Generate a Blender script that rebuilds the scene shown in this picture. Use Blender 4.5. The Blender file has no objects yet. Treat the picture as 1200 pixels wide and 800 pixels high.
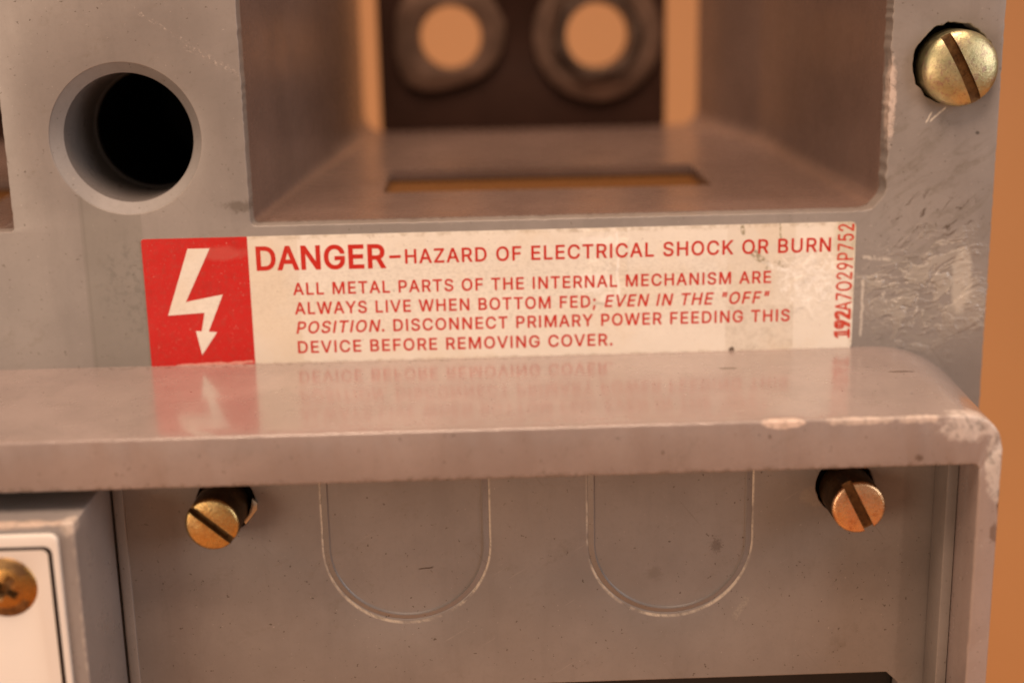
import bpy, bmesh, math, random, json
from mathutils import Vector, Matrix, noise

sc = bpy.context.scene
COL = sc.collection
MM = 0.001

# ------------------------------------------------------------------ camera
cam_d = bpy.data.cameras.new('camera')
cam = bpy.data.objects.new('camera', cam_d)
COL.objects.link(cam)
cam_d.sensor_fit = 'HORIZONTAL'
cam_d.sensor_width = 36
cam_d.lens = 36*1575.8/1200
cam_d.clip_start = 0.005
cam_d.clip_end = 20
r_ = Vector((0.99929716, -0.03181562, -0.01982323))
u_ = Vector((0.02691661, 0.24094757, 0.97016481))
f_ = Vector((0.02609003, 0.97001651, -0.24163459))
m = Matrix((r_, u_, -f_)).transposed().to_4x4()
m.translation = Vector((-6.379, -230.909, 49.034))*MM
cam.matrix_world = m
cam_d.dof.use_dof = True
cam_d.dof.focus_distance = 0.220
cam_d.dof.aperture_fstop = 7.8
sc.camera = cam

# ------------------------------------------------------------------ world, lamps, exposure
w = bpy.data.worlds.new('World')
sc.world = w
w.use_nodes = True
w.node_tree.nodes['Background'].inputs[0].default_value = (0.86, 0.64, 0.50, 1)
w.node_tree.nodes['Background'].inputs[1].default_value = 0.40

def lamp(name, loc, target, size, watts, color, size_y=None):
    d = bpy.data.lights.new(name, 'AREA')
    d.energy = watts
    d.color = color
    d.shape = 'RECTANGLE'
    d.size = size*MM
    d.size_y = (size_y or size)*MM
    o = bpy.data.objects.new(name, d)
    COL.objects.link(o)
    o.location = Vector(loc)*MM
    o.rotation_euler = (Vector(target)-Vector(loc)).to_track_quat('-Z', 'Y').to_euler()
    return o

lamp('key_lamp', (-40, -230, 610), (0, -10, 0), 340, 5.7, (1.0, 0.69, 0.50))
lamp('window_lamp', (520, -300, 150), (20, 0, 0), 220, 1.1, (0.95, 0.90, 0.90), 320)
lamp('front_fill', (-500, -560, 30), (0, -20, -25), 260, 1.7, (1.0, 0.72, 0.52))  # unseen fill, added to brighten the panel, box top and screws under the ledge
lamp('backdrop_lamp', (300, 250, 700), (150, 700, 60), 300, 1.6, (1.0, 0.78, 0.52))

sc.view_settings.view_transform = 'Standard'
sc.view_settings.look = 'None'
sc.view_settings.exposure = 0
sc.view_settings.gamma = 1
sc.render.engine = 'CYCLES'
sc.cycles.max_bounces = 8

# ------------------------------------------------------------------ node helpers
class N:
    def __init__(s, name):
        s.mat = bpy.data.materials.new(name)
        s.mat.use_nodes = True
        s.nt = s.mat.node_tree
        s.bsdf = s.nt.nodes['Principled BSDF']
        g = s.new('ShaderNodeNewGeometry')
        v = s.new('ShaderNodeVectorMath'); v.operation = 'SCALE'
        s.link(g.outputs['Position'], v.inputs[0]); v.inputs['Scale'].default_value = 1000
        s.pos = v.outputs[0]                      # position in millimetres
        sx = s.new('ShaderNodeSeparateXYZ'); s.link(s.pos, sx.inputs[0])
        s.x, s.y, s.z = sx.outputs
    def new(s, t): return s.nt.nodes.new(t)
    def link(s, a, b): s.nt.links.new(a, b)
    def put(s, v, sock):
        if isinstance(v, (int, float)): sock.default_value = v
        elif isinstance(v, tuple): sock.default_value = v if len(v) == len(sock.default_value) else (*v, 1)
        else: s.link(v, sock)
    def math(s, op, a, b=0.0, c=None, clamp=False):
        n = s.new('ShaderNodeMath'); n.operation = op; n.use_clamp = clamp
        s.put(a, n.inputs[0]); s.put(b, n.inputs[1])
        if c is not None: s.put(c, n.inputs[2])
        return n.outputs[0]
    def noise(s, scale, detail=4, rough=0.55, stretch=None, rot=None, dist=0.0, off=None):
        n = s.new('ShaderNodeTexNoise')
        n.inputs['Scale'].default_value = scale
        n.inputs['Detail'].default_value = detail
        n.inputs['Roughness'].default_value = rough
        n.inputs['Distortion'].default_value = dist
        src = s.pos
        if stretch or rot or off:
            for key, val in (('Rotation', rot), ('Scale', stretch), ('Location', off)):
                if val is None: continue
                mp = s.new('ShaderNodeMapping')
                s.link(src, mp.inputs['Vector'])
                mp.inputs[key].default_value = val
                src = mp.outputs[0]
        s.link(src, n.inputs['Vector'])
        return n.outputs['Fac']
    def ramp(s, v, lo, hi, a=0.0, b=1.0):
        n = s.new('ShaderNodeMapRange'); n.interpolation_type = 'SMOOTHSTEP'
        s.put(v, n.inputs['Value'])
        for k, q in zip(('From Min', 'From Max', 'To Min', 'To Max'), (lo, hi, a, b)): n.inputs[k].default_value = q
        return n.outputs['Result']
    def mix(s, f, a, b):
        n = s.new('ShaderNodeMix'); n.data_type = 'RGBA'
        s.put(f, n.inputs[0]); s.put(a, n.inputs[6]); s.put(b, n.inputs[7])
        return n.outputs[2]
    def mul(s, *a):
        r = a[0]
        for b in a[1:]: r = s.math('MULTIPLY', r, b)
        return r
    def maxi(s, *a):
        r = a[0]
        for b in a[1:]: r = s.math('MAXIMUM', r, b)
        return r
    def blob(s, c, rad, soft=0.5, amp=0.6, scale=0.6):
        """1 inside a noise-edged ellipsoid at c (mm)"""
        a = s.new('ShaderNodeVectorMath'); a.operation = 'SUBTRACT'; s.link(s.pos, a.inputs[0]); a.inputs[1].default_value = c
        d = s.new('ShaderNodeVectorMath'); d.operation = 'DIVIDE'; s.link(a.outputs[0], d.inputs[0]); d.inputs[1].default_value = rad
        l = s.new('ShaderNodeVectorMath'); l.operation = 'LENGTH'; s.link(d.outputs[0], l.inputs[0])
        n = s.math('MULTIPLY', s.math('SUBTRACT', s.noise(scale, 5, 0.7), 0.5), amp*2)
        return s.ramp(s.math('ADD', l.outputs[1], n), 1-soft*.5, 1+soft*.5, 1.0, 0.0)
    def box(s, x0, x1, z0, z1, soft=0.3, amp=0.5):
        n = s.math('MULTIPLY', s.math('SUBTRACT', s.noise(0.9, 3), 0.5), amp*2)
        xx = s.math('ADD', s.x, n); zz = s.math('ADD', s.z, n)
        return s.mul(s.ramp(xx, x0-soft, x0+soft), s.ramp(xx, x1-soft, x1+soft, 1.0, 0.0),
                     s.ramp(zz, z0-soft, z0+soft), s.ramp(zz, z1-soft, z1+soft, 1.0, 0.0))
    def seg(s, a, b, wdt, brk=0.45, scale=2.0):
        """scratch on a y=const face from a to b (x, z), width wdt, broken up by noise"""
        ax, az = a; bx, bz = b
        L = math.hypot(bx-ax, bz-az); tx, tz = (bx-ax)/L, (bz-az)/L
        wob = s.math('MULTIPLY', s.math('SUBTRACT', s.noise(0.35, 3), 0.5), 1.0)
        px = s.math('SUBTRACT', s.x, ax); pz = s.math('SUBTRACT', s.z, az)
        t = s.math('ADD', s.math('MULTIPLY', px, tx), s.math('MULTIPLY', pz, tz))
        d = s.math('ABSOLUTE', s.math('ADD', s.math('SUBTRACT', s.math('MULTIPLY', px, -tz), s.math('MULTIPLY', pz, -tx)), wob))
        return s.mul(s.ramp(d, wdt*.4, wdt, 1.0, 0.0), s.ramp(t, 0, .6), s.ramp(t, L-.6, L, 1.0, 0.0),
                     s.ramp(s.noise(scale, 5, .7), brk, brk+.12))
    def bump(s, h, strength, dist=0.0002, prev=None):
        n = s.new('ShaderNodeBump'); n.inputs['Strength'].default_value = strength
        n.inputs['Distance'].default_value = dist
        s.link(h, n.inputs['Height'])
        if prev is not None: s.link(prev, n.inputs['Normal'])
        return n.outputs[0]
    def done(s, color, rough, metallic=0.0, normal=None, coat=0.0, spec=0.5):
        s.put(color, s.bsdf.inputs['Base Color']); s.put(rough, s.bsdf.inputs['Roughness'])
        s.put(metallic, s.bsdf.inputs['Metallic'])
        s.put(coat, s.bsdf.inputs['Coat Weight']); s.bsdf.inputs['Coat Roughness'].default_value = 0.105
        s.put(spec, s.bsdf.inputs['Specular IOR Level'])
        if normal is not None: s.link(normal, s.bsdf.inputs['Normal'])
        return s.mat

GREY = (0.256, 0.230, 0.212)
def paint(name, base=GREY, rough=0.30, light=(), dark=(), wear=0.0, extra=None, coat=0.0, edge=0.7, spec=0.5, grime=0.5, bias=0.0):
    n = N(name)
    mott = n.noise(0.045, 5, .6)
    fine = n.noise(1.6, 4, .6)
    c = n.mix(n.ramp(mott, .35, .65), tuple(v*.90 for v in base), tuple(v*1.07 for v in base))
    c = n.mix(n.mul(n.ramp(fine, .5, .75), .22), c, tuple(v*.72 for v in base))
    # thin brown handling grime, in drawn-out patches
    gr = n.ramp(n.noise(0.11, 6, .7, (1, 1, 2.2), (0, .5, 0), .6), .54, .72)
    c = n.mix(n.mul(gr, n.ramp(n.noise(1.1, 4), .35, .7), grime), c, (.17, .145, .115))
    # scattered specks
    sp = n.mul(n.ramp(n.noise(1.5, 2, .5, off=(7, 3, 1)), .71, .75), .75)
    c = n.mix(sp, c, (.07, .05, .035))
    # drawn-out handling marks and hairline scratches
    st_ = n.ramp(n.noise(.09, 5, .65, (2.6, 1, .35), None, .4, off=(2, 5, 9)), .50, .68)
    c = n.mix(n.mul(st_, .20), c, tuple(v*.70 for v in base))
    hl = n.mul(n.ramp(n.noise(1.0, 2, .5, (.07, 1, 2.2), (0, .55, 0), off=(3, 3, 3)), .70, .735), n.ramp(n.noise(.12, 3), .46, .58))
    c = n.mix(n.mul(hl, .28), c, (.44, .39, .34))
    h2 = n.mul(n.ramp(n.noise(.9, 2, .5, (.06, 1, 2.4), (0, -.9, 0), off=(8, 1, 5)), .70, .735), n.ramp(n.noise(.10, 3, off=(4, 4, 4)), .48, .6))
    c = n.mix(n.mul(h2, .22), c, (.10, .08, .065))
    lt = n.mul(n.ramp(n.noise(2.3, 2, .5, off=(1, 9, 4)), .735, .77), .5)
    c = n.mix(lt, c, (.5, .45, .40))
    h = n.math('ADD', n.math('MULTIPLY', n.noise(0.5, 4, .6), .8), n.math('MULTIPLY', n.noise(6, 3), .12))
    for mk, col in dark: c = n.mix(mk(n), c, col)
    lights = 0.0
    for mk, col in light:
        k = mk(n); c = n.mix(k, c, n.mix(n.ramp(n.noise(.9, 8, .78, (1, 1, .6), (0, .7, 0), .5), .46, .66), col, tuple(v*.48 for v in col)))
        lights = n.maxi(lights, k)
    if wear:
        bv = n.new('ShaderNodeBevel'); bv.samples = 4; bv.inputs['Radius'].default_value = edge*MM
        g = n.new('ShaderNodeNewGeometry')
        dt = n.new('ShaderNodeVectorMath'); dt.operation = 'DOT_PRODUCT'
        n.link(bv.outputs[0], dt.inputs[0]); n.link(g.outputs['True Normal'], dt.inputs[1])
        e = n.math('SUBTRACT', 1.0, dt.outputs['Value'])
        e = n.ramp(n.math('ADD', e, n.math('MULTIPLY', n.math('SUBTRACT', n.noise(.8, 6, .75), .56-bias), .34)), .05, .13)
        c = n.mix(n.mul(e, wear), c, (.50, .42, .36))
    r = n.math('ADD', rough, n.math('MULTIPLY', n.math('SUBTRACT', n.noise(0.16, 5, .65), .5), .22))
    r = n.math('ADD', r, n.math('MULTIPLY', lights, .25)) if light else r
    nm = n.bump(h, .22, .00012)
    if extra: c, r, nm = extra(n, c, r, nm)
    return n.done(c, r, 0.0, nm, coat, spec)

def flat(name, color, rough, metallic=0.0, amp=.15, scale=.3, bumpy=0.15, coat=0.0, spec=0.5):
    n = N(name)
    k = n.noise(scale, 5, .6)
    c = n.mix(k, tuple(v*(1-amp) for v in color), tuple(min(1, v*(1+amp)) for v in color))
    return n.done(c, n.math('ADD', rough, n.math('MULTIPLY', n.math('SUBTRACT', n.noise(scale*3, 4), .5), .15)), metallic,
                  n.bump(n.noise(scale*6, 4), bumpy, .0001), coat, spec)

# ------------------------------------------------------------------ materials
CHIP = (.55, .46, .40)
def glue(n, c, r, nm):
    """dried clear adhesive smears and beads on the right flange, glints and sheen painted pale, tape residue left of the sticker"""
    reg = n.blob((73.5, 0, -1), (10.5, 60, 9), 1.0, 1.0, .16)
    pat = n.ramp(n.noise(.16, 3, .6, off=(4, 4, 1)), .38, .50)
    tx = n.noise(.62, 1.5, .45, (.62, 1, 1.75), (0, .15, 0), .5, off=(3, 1, 7))
    lumps = n.mul(reg, pat, n.ramp(tx, .47, .60))
    ridge = n.mul(reg, pat, n.ramp(n.math('ABSOLUTE', n.math('SUBTRACT', tx, .53)), 0, .028, 1.0, 0.0), n.ramp(n.noise(.5, 3, .6, off=(8, 2, 2)), .40, .52))
    c = n.mix(n.mul(ridge, .38), c, (.70, .64, .55))  # whitish dried edges and their highlights, both as pale colour
    sm0 = n.noise(.17, 3, .55, (.8, 1, 1.3), (0, .5, 0), .9, off=(6, 2, 3))
    broad = n.mul(reg, n.ramp(sm0, .50, .545))
    rimb = n.mul(reg, n.ramp(n.math('ABSOLUTE', n.math('SUBTRACT', sm0, .505)), 0, .012, 1.0, 0.0))
    c = n.mix(n.mul(broad, .34), c, (.50, .455, .385))  # sheen of the broad smears put into the colour
    c = n.mix(n.mul(rimb, n.ramp(n.noise(.6, 3), .4, .55), .55), c, (.72, .66, .56))
    tong = n.mul(n.blob((79.6, 0, .5), (1.8, 60, 5.5), .4, .5, .45), .5)
    c = n.mix(tong, c, (.60, .55, .47))
    c = n.mix(n.mul(reg, n.ramp(n.noise(.35, 5, .65, (.6, 1, 1.6)), .46, .68), .30), c, (.38, .35, .29))
    vo = n.new('ShaderNodeTexVoronoi'); vo.inputs['Scale'].default_value = .42; n.link(n.pos, vo.inputs['Vector'])
    bub = n.mul(reg, n.ramp(n.math('ABSOLUTE', n.math('SUBTRACT', vo.outputs['Distance'], .20)), 0, .07, 1.0, 0.0), n.ramp(n.noise(.8, 3, .6, off=(1, 7, 2)), .52, .6))
    c = n.mix(n.mul(bub, .6), c, (.72, .66, .57))
    edge = n.maxi(n.seg((61.9, -9.5), (62.1, 1.5), .35, .38), n.mul(n.seg((61.5, 5.0), (67, 4.6), .5, .40, 1.1), .8))
    c = n.mix(n.mul(edge, .6), c, (.68, .62, .54))
    r = n.math('MAXIMUM', n.math('SUBTRACT', r, n.math('MULTIPLY', lumps, .24)), .05)
    nm = n.bump(lumps, .30, .0004, nm)
    nm = n.bump(broad, .5, .0004, nm)
    r = n.math('MAXIMUM', n.math('SUBTRACT', r, n.math('MULTIPLY', broad, .2)), .06)
    nm = n.bump(bub, .5, .0003, nm)
    # dirt smears running diagonally
    sm = n.mul(n.blob((73, 0, 17), (13, 60, 14), .7, .3, .2),
               n.ramp(n.noise(.15, 6, .68, (.55, 1, 2.2), (0, .62, 0), .8), .50, .60))
    c = n.mix(n.mul(sm, n.ramp(n.noise(.5, 5, .7), .3, .65), .45), c, (.150, .130, .100))
    sp = n.mul(n.blob((74, 0, 11), (10, 60, 5), .7, .3, .2), n.ramp(n.noise(.32, 6, .7, (.7, 1, 1.9), (0, .8, 0), .9), .56, .62))
    c = n.mix(n.mul(sp, .8), c, (.075, .052, .035))
    # tape residue
    tp = n.box(-73.5, -63.4, -13, 20.2, .12, .12)
    c = n.mix(n.mul(tp, .38), c, (.175, .165, .14))
    ed = n.mul(n.box(-73.9, -63.4, -13, 20.6, .12, .12), n.math('SUBTRACT', 1.0, n.box(-73.1, -63.2, -13, 19.8, .12, .12)))
    c = n.mix(n.mul(ed, .22), c, (.12, .11, .09))
    dk = n.mul(n.blob((-66, 0, 3), (5, 30, 9), .9, .5, .3), n.ramp(n.noise(.7, 5, .7), .48, .62))
    c = n.mix(n.mul(dk, .4), c, (.12, .115, .10))
    return c, r, nm

M_frame = paint('flange_paint', rough=.33, wear=.34, edge=.35, extra=glue,
    light=[(lambda n: n.seg((-62, 50), (-44.8, 38.5), .45, .50), (.42, .37, .33)),
           (lambda n: n.seg((-54, 43.8), (-46, 39.5), .7, .50), (.40, .35, .31)),
           (lambda n: n.seg((72.3, 28.2), (75.2, 31.2), .22, .3), (.62, .56, .46)),
           (lambda n: n.seg((71.6, 28.0), (72.8, 30.2), .18, .3), (.62, .56, .46)),
           (lambda n: n.blob((65.4, 0, 32), (.9, 3, 7), .6, .8, .9), CHIP)],
    dark=[(lambda n: n.mul(n.blob((-46.3, 0, 16.6), (2.6, 5, .9), 1.0, 1.5, .9), .55), (.09, .07, .05)),
          (lambda n: n.mul(n.blob((80.8, 0, 26.3), (.35, 3, .3), .8, 1.0, 2.6), .8), (.05, .04, .03)),
          (lambda n: n.mul(n.blob((77, 0, 37.5), (8.6, 3, 8.6), .5, .25, .4), .28), (.14, .11, .08))])
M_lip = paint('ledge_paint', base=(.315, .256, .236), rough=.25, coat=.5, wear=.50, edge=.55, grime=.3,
    light=[(lambda n: n.blob((67.3, -41, -12.8), (5.0, 3.0, 2.4), .35, .75, .6), (.56, .49, .45)),
           (lambda n: n.blob((71.0, -41, -18.5), (1.5, 3.2, 6.5), .35, .75, .6), (.54, .48, .44)),
           (lambda n: n.blob((38.6, -41.8, -11.6), (3.1, 1.1, .9), .25, .45, .8), (.66, .52, .44)),
           (lambda n: n.blob((50, -41.8, -11.5), (5.0, .7, .7), .4, .8, .9), (.56, .46, .40)),
           (lambda n: n.blob((59, -41.8, -11.5), (3.0, .8, .8), .4, .8, .9), (.56, .46, .40))],
    dark=[(lambda n: n.mul(n.blob((71.9, -41, -24.5), (.5, 3, 2.2), .5, .5, 1.0), .9), (.06, .045, .035)),
          (lambda n: n.mul(n.blob((71.5, -41, -30), (.8, 3, 1.6), .5, .6, 1.0), .7), (.13, .08, .06)),
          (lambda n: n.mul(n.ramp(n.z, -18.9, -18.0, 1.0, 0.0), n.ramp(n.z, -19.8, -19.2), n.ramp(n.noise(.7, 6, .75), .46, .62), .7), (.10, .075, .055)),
          (lambda n: n.mul(n.blob((59.3, -42, -17.6), (.55, 2, .45), .9, 1.3, 2.4), .7), (.09, .06, .045)),
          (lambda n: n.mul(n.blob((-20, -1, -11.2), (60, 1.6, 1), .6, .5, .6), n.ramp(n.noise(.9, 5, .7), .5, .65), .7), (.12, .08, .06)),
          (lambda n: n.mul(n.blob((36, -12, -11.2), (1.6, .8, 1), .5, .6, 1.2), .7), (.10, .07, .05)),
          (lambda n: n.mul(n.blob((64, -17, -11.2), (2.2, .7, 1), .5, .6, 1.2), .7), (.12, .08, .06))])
def urim(n):  # pale knockout outlines: worn edge plus edge highlight painted into the colour
    out = 0.0
    for a, b, c in ((-31.8, -5.3, -48.2), (10.8, 37.2, -48.5)):
        r = (b-a)/2
        dx = n.math('SUBTRACT', n.x, (a+b)/2); dz = n.math('MINIMUM', n.math('SUBTRACT', n.z, c+r), 0.0)
        d = n.math('SQRT', n.math('ADD', n.math('MULTIPLY', dx, dx), n.math('MULTIPLY', dz, dz)))
        d = n.math('ABSOLUTE', n.math('SUBTRACT', d, r+.12))
        out = n.maxi(out, n.ramp(d, .08, .40, 1.0, 0.0))
    return n.mul(out, n.ramp(n.noise(.16, 4, .6, off=(2, 0, 5)), .38, .56))
M_panel = paint('panel_paint', base=(.276, .246, .226), rough=.34, wear=.5, edge=.4, grime=.4,
    dark=[(lambda n: n.mul(n.blob((57.4, -28, -22.6), (.75, 2, .75), .3, .3, 1.2), .95), (.03, .02, .015)),
          (lambda n: n.mul(n.blob((31.6, -28, -36.5), (.8, 2, 1.1), .8, 2.2, 2.6), .45), (.08, .06, .05)),
          (lambda n: n.mul(n.blob((21.5, -28, -41.0), (1.4, 2, .9), 1.2, 1.8, 1.8), .45), (.11, .09, .07)),
          (lambda n: n.seg((-17, -39.2), (-14.2, -38.6), .18, .3), (.09, .07, .06)),
          (lambda n: n.mul(n.box(62, 69, -70, -18, .5, .6), .25), (.12, .10, .085))],
    light=[(urim, (.62, .55, .45)), (lambda n: n.mul(n.seg((34.5, -50), (37, -45.5), .7, .42), .5), (.40, .36, .30)),
           (lambda n: n.mul(n.blob((47.6, -28, -28.5), (2.4, 3, 1.7), .5, .6, 1.0), .25), (.46, .37, .27))])
M_tongue = paint('knockout_paint', base=(.270, .243, .226), rough=.33, wear=0, grime=.4,
    dark=[(lambda n: n.mul(n.blob((31.6, -28, -36.5), (.8, 2, 1.1), .8, 2.2, 2.6), .45), (.07, .05, .04)),
          (lambda n: n.mul(n.blob((21.5, -28, -41.0), (1.4, 2, .9), 1.2, 1.8, 1.8), .22), (.10, .08, .06)),
          (lambda n: n.seg((-17, -39.2), (-14.2, -38.6), .18, .3), (.09, .07, .06))])
M_box = paint('operator_box_paint', base=(.285, .262, .252), rough=.30, wear=.8, edge=.5, grime=.3, bias=.03,
    light=[(lambda n: n.mul(n.blob((-78, -45.6, -22.4), (14, 1.1, .6), .6, .8, .5), .8), (.60, .47, .38)),
           (lambda n: n.mul(n.blob((-66.2, -45.2, -22.6), (1.3, 2.0, 1.6), .6, .9, .9), .8), (.62, .54, .47)),
           (lambda n: n.mul(n.ramp(n.y, -45.9, -45.3, 1.0, 0.0), n.ramp(n.x, -66.3, -65.9), n.ramp(n.noise(.7, 5, .7), .45, .6), .6), (.52, .47, .42))])
M_liner = paint('compartment_paint', base=(.178, .120, .100), rough=.27, spec=.38, wear=.35, edge=.4, grime=.25,
    dark=[(lambda n: n.mul(n.blob((-40, 2, 13), (7, 7, 3), .8, .5, .5), n.ramp(n.noise(1.0, 5, .7), .5, .62), .8), (.07, .045, .03))])
M_bore = paint('bore_shaded_paint', base=(.17, .155, .148), rough=.3)  # same grey darkened: shade inside the tube put into the colour
M_chamfer = paint('chamfer_lit_paint', base=(.29, .275, .265), rough=.22, wear=.5, edge=.3)  # flange paint lightened: light on the chamfer put into the colour
M_black = flat('black_moulding', (.034, .016, .011), .6, 0, .3, .15, spec=.12)
M_dark = flat('interior_shade', (.012, .010, .009), .6)  # near-black colour stands in for the shade inside voids
M_contact = flat('tarnished_contact_metal', (.17, .105, .075), .42, .6, .9, .12)
M_ochre = flat('ochre_ribbed_plastic', (.20, .085, .02), .6)
M_nut = flat('dark_tarnished_nut_metal', (.16, .11, .085), .35, .8, .4, .2)

def brass(name, base, alt, dirt, rough=.27, spot=.5):
    n = N(name)
    a = n.noise(.28, 5, .65)
    c = n.mix(n.ramp(a, .38, .62), base, alt)
    c = n.mix(n.mul(n.ramp(n.noise(.75, 6, .72, dist=.6), .50, .66), spot), c, dirt)
    c = n.mix(n.mul(n.ramp(n.noise(2.6, 4, .7), .58, .68), .55), c, tuple(v*.25 for v in dirt))
    r = n.math('ADD', rough, n.math('MULTIPLY', n.math('SUBTRACT', n.noise(1.1, 5, .7), .5), .38))
    h = n.math('ADD', n.noise(3.2, 5, .7), n.math('MULTIPLY', n.noise(.9, 4, .6, (1, 1, 3), (0, .8, 0)), .7))
    return n.done(c, r, 1.0, n.bump(h, .35, .00016))
M_zinc = brass('yellow_zinc_plating', (.66, .59, .34), (.50, .49, .28), (.42, .27, .22), .38, .8)
M_copper = brass('coppery_plating', (.88, .60, .34), (.82, .50, .30), (.45, .20, .10), .28, .6)
M_gold = brass('golden_plating', (.66, .45, .17), (.58, .44, .20), (.32, .16, .07), .25, .4)
M_bronze = brass('bronze_plating', (.52, .31, .10), (.44, .25, .09), (.20, .10, .04), .25, .3)
M_slot = brass('slot_dirt_shade', (.34, .22, .10), (.20, .12, .06), (.10, .06, .035), .5, .7)  # dirt and the shade inside the slots, both in the colour
M_flank = brass('shaded_flank', (.13, .078, .038), (.08, .048, .024), (.04, .024, .014), .5, .6)  # dark colour stands in for the ledge's shadow on the head sides
M_washer = flat('bright_washer_metal', (.55, .52, .44), .3, .9, .4, .6)

def sticker():
    n = N('sticker_cream')
    base = (.84, .79, .70)
    c = n.mix(n.noise(.06, 4), tuple(v*.95 for v in base), base)
    # paper fibre + grime haze in the middle band
    hz = n.mul(n.blob((2, 0, 1), (62, 9, 8), 1.2, .5, .08), n.ramp(n.noise(1.5, 5, .7, (1, 1, 1.6)), .40, .70))
    c = n.mix(n.mul(hz, .40), c, (.46, .41, .34))
    # old tape: squares that leave the sticker darker
    c = n.mix(n.mul(n.box(-46, -37.0, -12, 12, .12, .1), .30), c, (.62, .53, .40))
    c = n.mix(n.mul(n.box(37.8, 49.8, -12.5, 12.5, .15, .12), .22), c, (.56, .47, .35))
    c = n.mix(n.mul(n.box(37.6, 49.8, -12.5, -3, .15, .12), n.ramp(n.noise(.6, 6, .7), .4, .66), .32), c, (.40, .34, .26))
    # smears near the right end
    s1 = n.maxi(n.seg((40.2, 12), (40.8, 9.3), .55, .4), n.seg((42, 6.9), (45.4, 3.4), .8, .40), n.seg((47, 12), (47.3, 8.2), .25, .4), n.seg((46, 5), (48.6, 3.6), .5, .45))
    c = n.mix(n.mul(s1, .8), c, (.22, .19, .10))
    c = n.mix(n.mul(n.blob((38.9, 0, -11), (.5, 2, .5), .3, .3, 1.5), .9), c, (.08, .05, .03))
    c = n.mix(n.mul(n.blob((58.7, 0, 8), (2.2, 2, 4), .7, .6, .6), .35), c, (.33, .33, .18))
    rim = n.math('SUBTRACT', 1.0, n.box(-62.9, 59.7, -11.0, 10.8, .35, .5))
    c = n.mix(n.mul(rim, n.ramp(n.noise(.5, 6, .7), .42, .65), .55), c, (.40, .32, .22))
    yel = n.ramp(n.noise(.07, 5, .6, off=(5, 2, 8)), .48, .66)
    c = n.mix(n.mul(yel, .22), c, (.72, .56, .36))
    c = n.mix(n.mul(n.ramp(n.noise(2.1, 2), .73, .76), .6), c, (.20, .13, .08))
    tape = n.maxi(n.box(12.6, 20.5, -2, 11, .3, .2), n.mul(n.blob((52.5, 0, 1.5), (7, 9, 6.5), .5, .4, .3), 1.0))
    cr = n.noise(.22, 3, .5, (1, 1, .8), None, .6)
    r = n.math('SUBTRACT', n.math('ADD', .36, n.math('MULTIPLY', n.math('SUBTRACT', n.noise(.2, 4), .5), .2)), n.math('MULTIPLY', tape, .20))
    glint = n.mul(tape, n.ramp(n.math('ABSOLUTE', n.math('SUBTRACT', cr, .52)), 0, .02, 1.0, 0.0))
    c = n.mix(n.mul(glint, .5), c, (.93, .88, .80))  # glints along tape creases painted as pale colour
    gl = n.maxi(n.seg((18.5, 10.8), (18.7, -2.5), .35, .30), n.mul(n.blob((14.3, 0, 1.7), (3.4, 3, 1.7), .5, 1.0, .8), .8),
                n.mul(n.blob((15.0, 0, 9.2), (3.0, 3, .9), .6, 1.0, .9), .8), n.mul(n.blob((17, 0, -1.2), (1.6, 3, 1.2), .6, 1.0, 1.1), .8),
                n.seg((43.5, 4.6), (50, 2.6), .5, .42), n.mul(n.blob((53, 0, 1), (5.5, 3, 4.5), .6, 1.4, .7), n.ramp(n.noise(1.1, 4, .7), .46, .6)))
    c = n.mix(n.mul(gl, .75), c, (.93, .90, .84))  # bright glints on the glossy tape, painted in as pale streaks
    r = n.math('MAXIMUM', n.math('SUBTRACT', r, n.math('MULTIPLY', gl, .2)), .08)
    nm = n.bump(n.noise(.10, 3), .5, .0006)
    nm = n.bump(n.mul(tape, n.ramp(cr, .42, .66)), .35, .0004, nm)
    nm = n.bump(n.noise(5, 3), .12, .0001, nm)
    return n.done(c, r, 0.0, nm, 0.15)
M_sticker = sticker()
def inkmat(name, base, worn, amt=.35, block=False):
    n = N(name)
    c = n.mix(n.mul(n.ramp(n.noise(1.3, 5, .7), .45, .68), amt), base, worn)
    c = n.mix(n.mul(n.ramp(n.noise(3, 3, .6), .66, .72), .35), c, (.75, .55, .45))
    if block:
        c = n.mix(n.mul(n.seg((-59.6, -11.25), (-45.6, -10.85), .32, .30), .7), c, (.80, .46, .38))  # reflection on the tape edge, painted as a pale line
        c = n.mix(n.mul(n.blob((-50, 0, 8.6), (4, 3, 1.2), .9, .9, .5), .35), c, (.55, .16, .13))
        c = n.mix(n.mul(n.ramp(n.noise(.18, 5, .7), .52, .7), .35), c, (.38, .02, .014))
    nm = n.bump(n.noise(.10, 3), .5, .0006)
    return n.done(c, .34, 0.0, nm, .1)
M_red = inkmat('sticker_red', (.55, .012, .009), (.42, .04, .028), .5, True)
M_ink = inkmat('red_ink', (.54, .017, .008), (.60, .08, .04), .25)
M_stamp = inkmat('stamped_red_ink', (.55, .035, .014), (.68, .25, .17), .8)
M_white = flat('white_plate_lacquer', (.78, .745, .70), .32, 0, .03, .08, .1)
M_line = flat('black_plate_line', (.012, .010, .012), .35)

def backdrop_mat():
    n = N('orange_wood_backdrop')
    g = n.noise(.006, 5, .6, (1, 1, .35))
    c = n.mix(g, (.46, .215, .080), (.53, .255, .100))
    return n.done(c, .6)
M_back = backdrop_mat()

# ------------------------------------------------------------------ mesh helpers (all in mm)
def tag(o, **k):
    for a, b in k.items(): o[a] = b
    return o

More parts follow.
